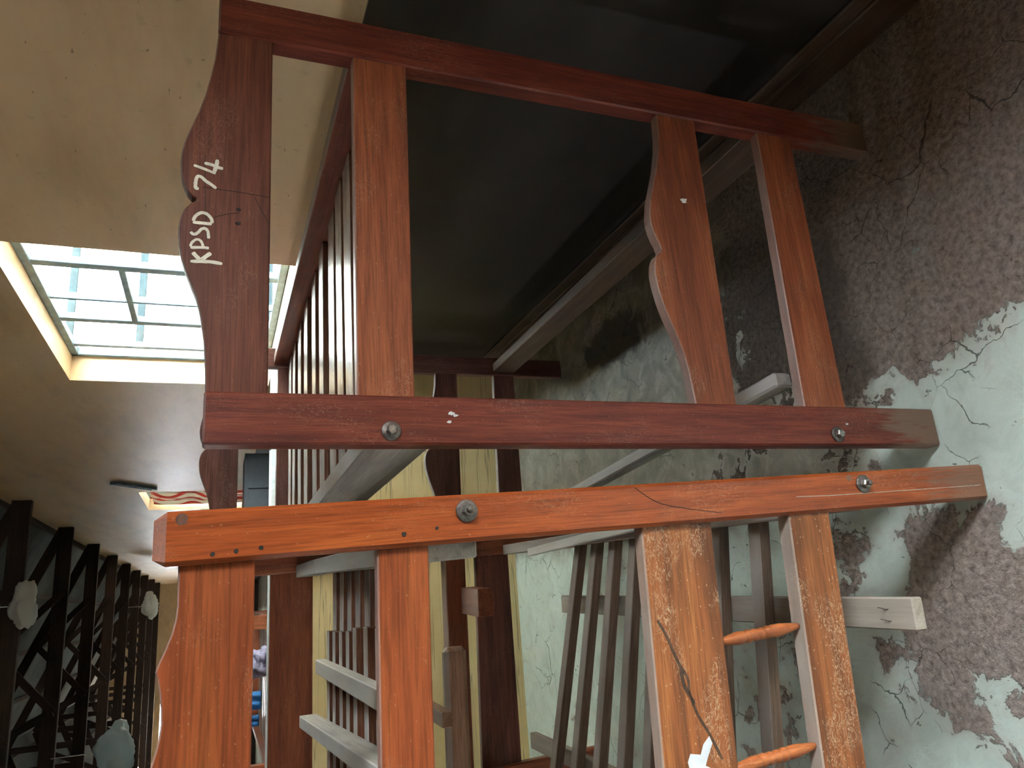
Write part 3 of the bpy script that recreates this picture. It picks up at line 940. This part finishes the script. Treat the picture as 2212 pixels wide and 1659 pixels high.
# scrap of torn paper stuck on the lower headboard
pv = [(-0.415, 0.898), (-0.428, 0.905), (-0.455, 0.900), (-0.475, 0.880), (-0.470, 0.855), (-0.45, 0.850), (-0.44, 0.868), (-0.428, 0.862), (-0.405, 0.848), (-0.392, 0.853), (-0.404, 0.868), (-0.42, 0.876)]
vs = [(x + SH * z, 0.0155, z) for x, z in pv] + [(x + SH * z, 0.0148, z) for x, z in pv]
n = len(pv)
sc_ = link('paper_scrap', vs, [tuple(range(n, 2 * n)), tuple(range(n - 1, -1, -1))] + [(i, (i + 1) % n, n + (i + 1) % n, n + i) for i in range(n)], MAT_WHITEMARK, l1)
sc_['label'] = 'torn white paper scrap'
# side rails and slats
beam('side_rail', (-0.003, 0.05, 1.332), (-0.003, 1.52, 1.345), 0.105, 0.052, W_GREY, B, (0, 0, 1), 0.003, shear)
beam('side_rail', (-0.003, 1.526, 1.345), (-0.008, LEN - 0.01, 1.348), 0.105, 0.052, W_GREY, B, (0, 0, 1), 0.003, shear)
beam('side_rail', (XB + 0.05, 0.05, 1.335), (XB + 0.05, LEN, 1.335), 0.105, 0.045, W_BROWN, B, (0, 0, 1), 0.003, shear)
beam('side_rail', (0.020, 0.05, 0.40), (0.005, LEN, 0.40), 0.10, 0.045, W_SLATLOW, B, (0, 0, 1), 0.003, shear)
beam('side_rail', (XB + 0.05, 0.05, 0.56), (XB + 0.05, LEN, 0.56), 0.10, 0.045, W_SLATLOW, B, (0, 0, 1), 0.003, shear)
for y in (0.42, 0.56, 0.71, 0.86, 1.01, 1.165, 1.32, 1.48):
    beam('slat', (-0.030, y, 1.318), (XB + 0.072, y + random.uniform(-.01, .01), 1.322), random.uniform(0.07, 0.08), 0.03, W_SLAT, B, (0, 1, 0), 0.002, shear)
for y, zl in ((0.36, 0.47), (0.53, 0.49), (0.70, 0.51), (0.855, 0.535), (0.99, 0.55), (1.135, 0.56), (1.275, 0.575), (1.415, 0.59)):
    beam('lower_slat', (-0.002, y, 0.395), (XB + 0.072, y, zl + 0.008), 0.045, 0.034, W_SLATLOW, B, (0, 1, 0), 0.002, shear)
bt = beam('slat_batten', (-0.235, -0.075, 0.375), (-0.250, 1.62, 0.392), 0.066, 0.03, W_BATTEN, B, (1, 0, 0), 0.003)
beam('slat_batten', (-0.775, 0.05, 0.49), (-0.775, 1.78, 0.50), 0.06, 0.03, W_BATTEN, B, (1, 0, 0), 0.003)
for (x, y) in ((-0.228, -0.015), (-0.252, -0.018)):
    lathe('bent_nail', [(0, 0.0015), (1, 0.0012)], (x, y, 0.386), (x + 0.006, y + 0.018, 0.404), MAT_STEEL, bt, 6)
# parts of the broken upper base still fixed inside the frame
beam('bearer_stub', (-0.232, 1.885, 0.640), (-0.225, LEN - 0.03, 0.640), 0.115, 0.07, W_BROWN, B, (1, 0, 0), 0.003)
beam('inner_board', (-0.372, 1.62, 0.868), (XB + 0.06, 1.62, 0.868), 0.088, 0.055, W_INNER, B, (0, 0, 1), 0.016)
beam('inner_bearer', (-0.587, 1.40, 0.965), (-0.60, LEN, 0.935), 0.05, 0.04, W_INNER, B, (1, 0, 0), 0.003)

# --- loose slatted base laid on the upper deck of bunk B ---------------------------------
S = empty('slatted_bed_base', (0.139, 1.269, 0), R(-2.1))
tag(S, 'pale dusty loose slatted bed base lying on the upper deck of the orange bunk', 'bed slats')
zb = 1.354
for i, (y, xr) in enumerate(((0.30, -0.19), (0.415, -0.19), (0.532, -0.200), (0.685, -0.205), (0.849, -0.215), (0.967, -0.23), (1.098, -0.238), (1.234, -0.245), (1.37, -0.25))):
    beam('slat', (xr - 0.01, y, zb), (XB + 0.02, y + random.uniform(-.02, .02), zb), 0.05, 0.034, W_SLAT, S, (0, 1, 0), 0.002)
beam('batten', (-0.372, 1.42, zb + 0.034), (-0.338, 0.26, zb + 0.034), 0.045, 0.032, W_PALE, S, (1, 0, 0), 0.003)
beam('batten', (-0.575, 1.66, zb + 0.047), (-0.452, 0.20, zb + 0.047), 0.04, 0.06, W_GREY, S, (1, 0, 0), 0.003)

# --- loose stick lying along the lower rail of bunk B ------------------------------------
lb = beam('loose_batten', (0.185, 2.10, 0.463), (0.170, 3.05, 0.463), 0.032, 0.024, W_PALE, None, (1, 0, 0), 0.002)
tag(lb, 'thin pale batten lying on the lower side rail of the orange bunk', 'batten')


# ------------------------------------------------------------------ beyond the partition
def far_bed(loc, rz, label):
    r = empty('bunk_bed', loc, rz)
    tag(r, label, 'bunk bed')
    for yy in (0.0, 2.0):
        for x in (0.04, 0.90):
            beam('post', (x, yy, 0), (x, yy, 1.72), 0.085, 0.05, W_BROWN, r, (1, 0, 0), 0.003)
        board('headboard', [(0.07, 1.60), (0.87, 1.60)] + [(x * 0.98, z - 0.04) for x, z in A_TOP], yy - 0.014, yy + 0.014, W_BROWN, r)
        board('end_rail', [(0.07, 1.30), (0.87, 1.30), (0.87, 1.40), (0.07, 1.40)], yy - 0.014, yy + 0.014, W_BROWN, r)
        board('lower_end_rail', [(0.07, 0.35), (0.87, 0.35), (0.87, 0.46), (0.07, 0.46)], yy - 0.014, yy + 0.014, W_BROWN, r)
    for x in (0.02, 0.92):
        for z in (1.35, 0.41):
            beam('side_rail', (x, 0.02, z), (x, 1.98, z), 0.10, 0.035, W_BROWN, r, (0, 0, 1), 0.003)
    for k_ in range(10):
        beam('slat', (0.03, 0.15 + 0.19 * k_, 1.345), (0.91, 0.15 + 0.19 * k_, 1.345), 0.08, 0.02, W_SLAT, r, (0, 1, 0), 0.002)
    return r


far_bed((-0.95, 5.2, 0), R(-1), 'brown bunk bed beyond the low cream partition, behind the orange bunk')
far_bed((-2.35, 5.6, 0), R(2), 'brown bunk bed beyond the low partition, farther left of its neighbour')


def rag(name, loc, sx, sy, sz, mat, label, cat, seed, sub=4, amp=0.25, grp=None):
    bm = bmesh.new()
    bmesh.ops.create_icosphere(bm, subdivisions=sub, radius=1.0)
    for v in bm.verts:
        d = v.co.normalized()
        nn = noise.noise(d * 1.3 + Vector((seed, 0, 0))) * 1.5 + abs(noise.noise(d * 4.2 + Vector((0, seed, 0)))) * 0.8 + noise.noise(d * 9 + Vector((0, 0, seed))) * 0.25
        v.co = Vector((d.x * sx, d.y * sy, d.z * sz)) * (0.8 + amp * nn)
    vs, fs = bm_out(bm)
    o = link(name, vs, fs, mat, None, None, True)
    o.location = loc
    return tag(o, label, cat, grp)


def cloth(name, loc, w, h, mat, label):
    vs, fs = [], []
    for j in range(7):
        for i in range(9):
            u, v = i / 8, j / 6
            vs.append((w * (u - .5), 0.012 * math.sin(u * 12 + v * 2), -h * v))
    for j in range(6):
        for i in range(8):
            a = j * 9 + i
            fs.append((a, a + 1, a + 10, a + 9))
    o = link(name, vs, fs, mat, None, None, True)
    s = o.modifiers.new('cloth_thickness', 'SOLIDIFY'); s.thickness = 0.004
    o.location = loc
    return tag(o, label, 'cloth')


cloth('hung_cloth', (-0.505, 5.165, 1.54), 0.10, 0.10, MAT_BLUECLOTH, 'larger blue cloth hanging on the end of the bunk beyond the partition')
cloth('hung_cloth', (-0.62, 5.165, 1.53), 0.06, 0.08, MAT_BLUECLOTH, 'smaller blue cloth hanging on the end of the bunk beyond the partition')
rag('crumpled_cloth', (-0.30, 5.6, 1.43), 0.10, 0.10, 0.075, MAT_LILAC, 'crumpled lilac grey cloth lying on the bunk beyond the partition', 'cloth', 3.3, 4, 0.4)

# dark cupboard on the far side of the partition
cb = empty('cupboard', (0.95, 6.3, 0))
tag(cb, 'blackened wooden cupboard standing beyond the partition near the wall', 'cupboard')
boxes('body', [(-0.28, 0.30, 0, 0.45, 0.08, 1.53)], MAT_CUP, cb)
for x in (-0.28, 0.012):
    d_ = boxes('door', [(x + 0.005, x + 0.283, -0.02, 0.0, 0.10, 1.50)], MAT_CUP, cb)
    boxes('handle', [(x + 0.13, x + 0.15, -0.04, -0.02, 0.8, 0.9)], MAT_STEEL, d_)
for x in (-0.26, 0.26):
    for y in (0.03, 0.42):
        boxes('foot', [(x - 0.02, x + 0.02, y - 0.02, y + 0.02, 0, 0.08)], MAT_CUP, cb)

# wire bed-spring panel leaning on the partition
wm = empty('wire_mesh_panel', (0.62, PY - 0.10, 0.0))
tag(wm, 'dark blue wire mesh panel hooked over the top of the cream partition', 'mesh panel')
boxes('backing', [(-0.36, 0.36, 0.045, 0.055, 1.10, 1.39)], MAT_BOARDBLUE, wm)
for x in [-0.36 + 0.09 * i for i in range(9)]:
    lathe('wire', [(0, 0.004), (1, 0.004)], (x, 0.035, 1.09), (x, 0.035, 1.40), MAT_ZINC if x in (-0.36, 0.36) else MAT_MESH, wm, 6)
for z in [1.10 + 0.048 * i for i in range(7)]:
    lathe('wire', [(0, 0.003), (1, 0.003)], (-0.36, 0.029, z), (0.36, 0.029, z), MAT_MESH, wm, 6)

for x in (-0.28, 0.28):
    lathe('hook', [(0, 0.004), (1, 0.004)], (x, 0.035, 1.39), (x, 0.035, 1.455), MAT_ZINC, wm, 6)
    lathe('hook', [(0, 0.004), (1, 0.004)], (x, 0.035, 1.452), (x, 0.12, 1.452), MAT_ZINC, wm, 6)

# ------------------------------------------------------------------ plastic hanging from the roof
def hung_bag(loc, top, s, mat, label, seed):
    o = empty('plastic_bag', loc)
    tag(o, label, 'plastic bag')
    b = rag('bag', (0, 0, 0), s[0], s[1], s[2], mat, '', '', seed, 4, 0.24)
    for k_ in ('label', 'category'):
        del b[k_]
    b.parent = o
    lathe('string', [(0, 0.006), (1, 0.006)], (0, 0, s[2] * 0.5), (0, 0, top - loc[2]), MAT_BAG, o, 6)


hung_bag((0.28, 10.05, 3.70), 4.3, (0.30, 0.20, 0.16), MAT_BAG, 'rounded white plastic bag hung on the nearest visible roof truss', 1.2)
hung_bag((-1.72, 13.0, 2.98), 3.78, (0.42, 0.25, 0.28), MAT_BAGB, 'large crumpled bluish plastic bag hanging below the roof trusses', 5.4)
hung_bag((0.40, 21.74, 3.25), 3.78, (0.36, 0.25, 0.22), MAT_BAG, 'small crumpled white plastic bag hanging farthest down the hall', 8.8)
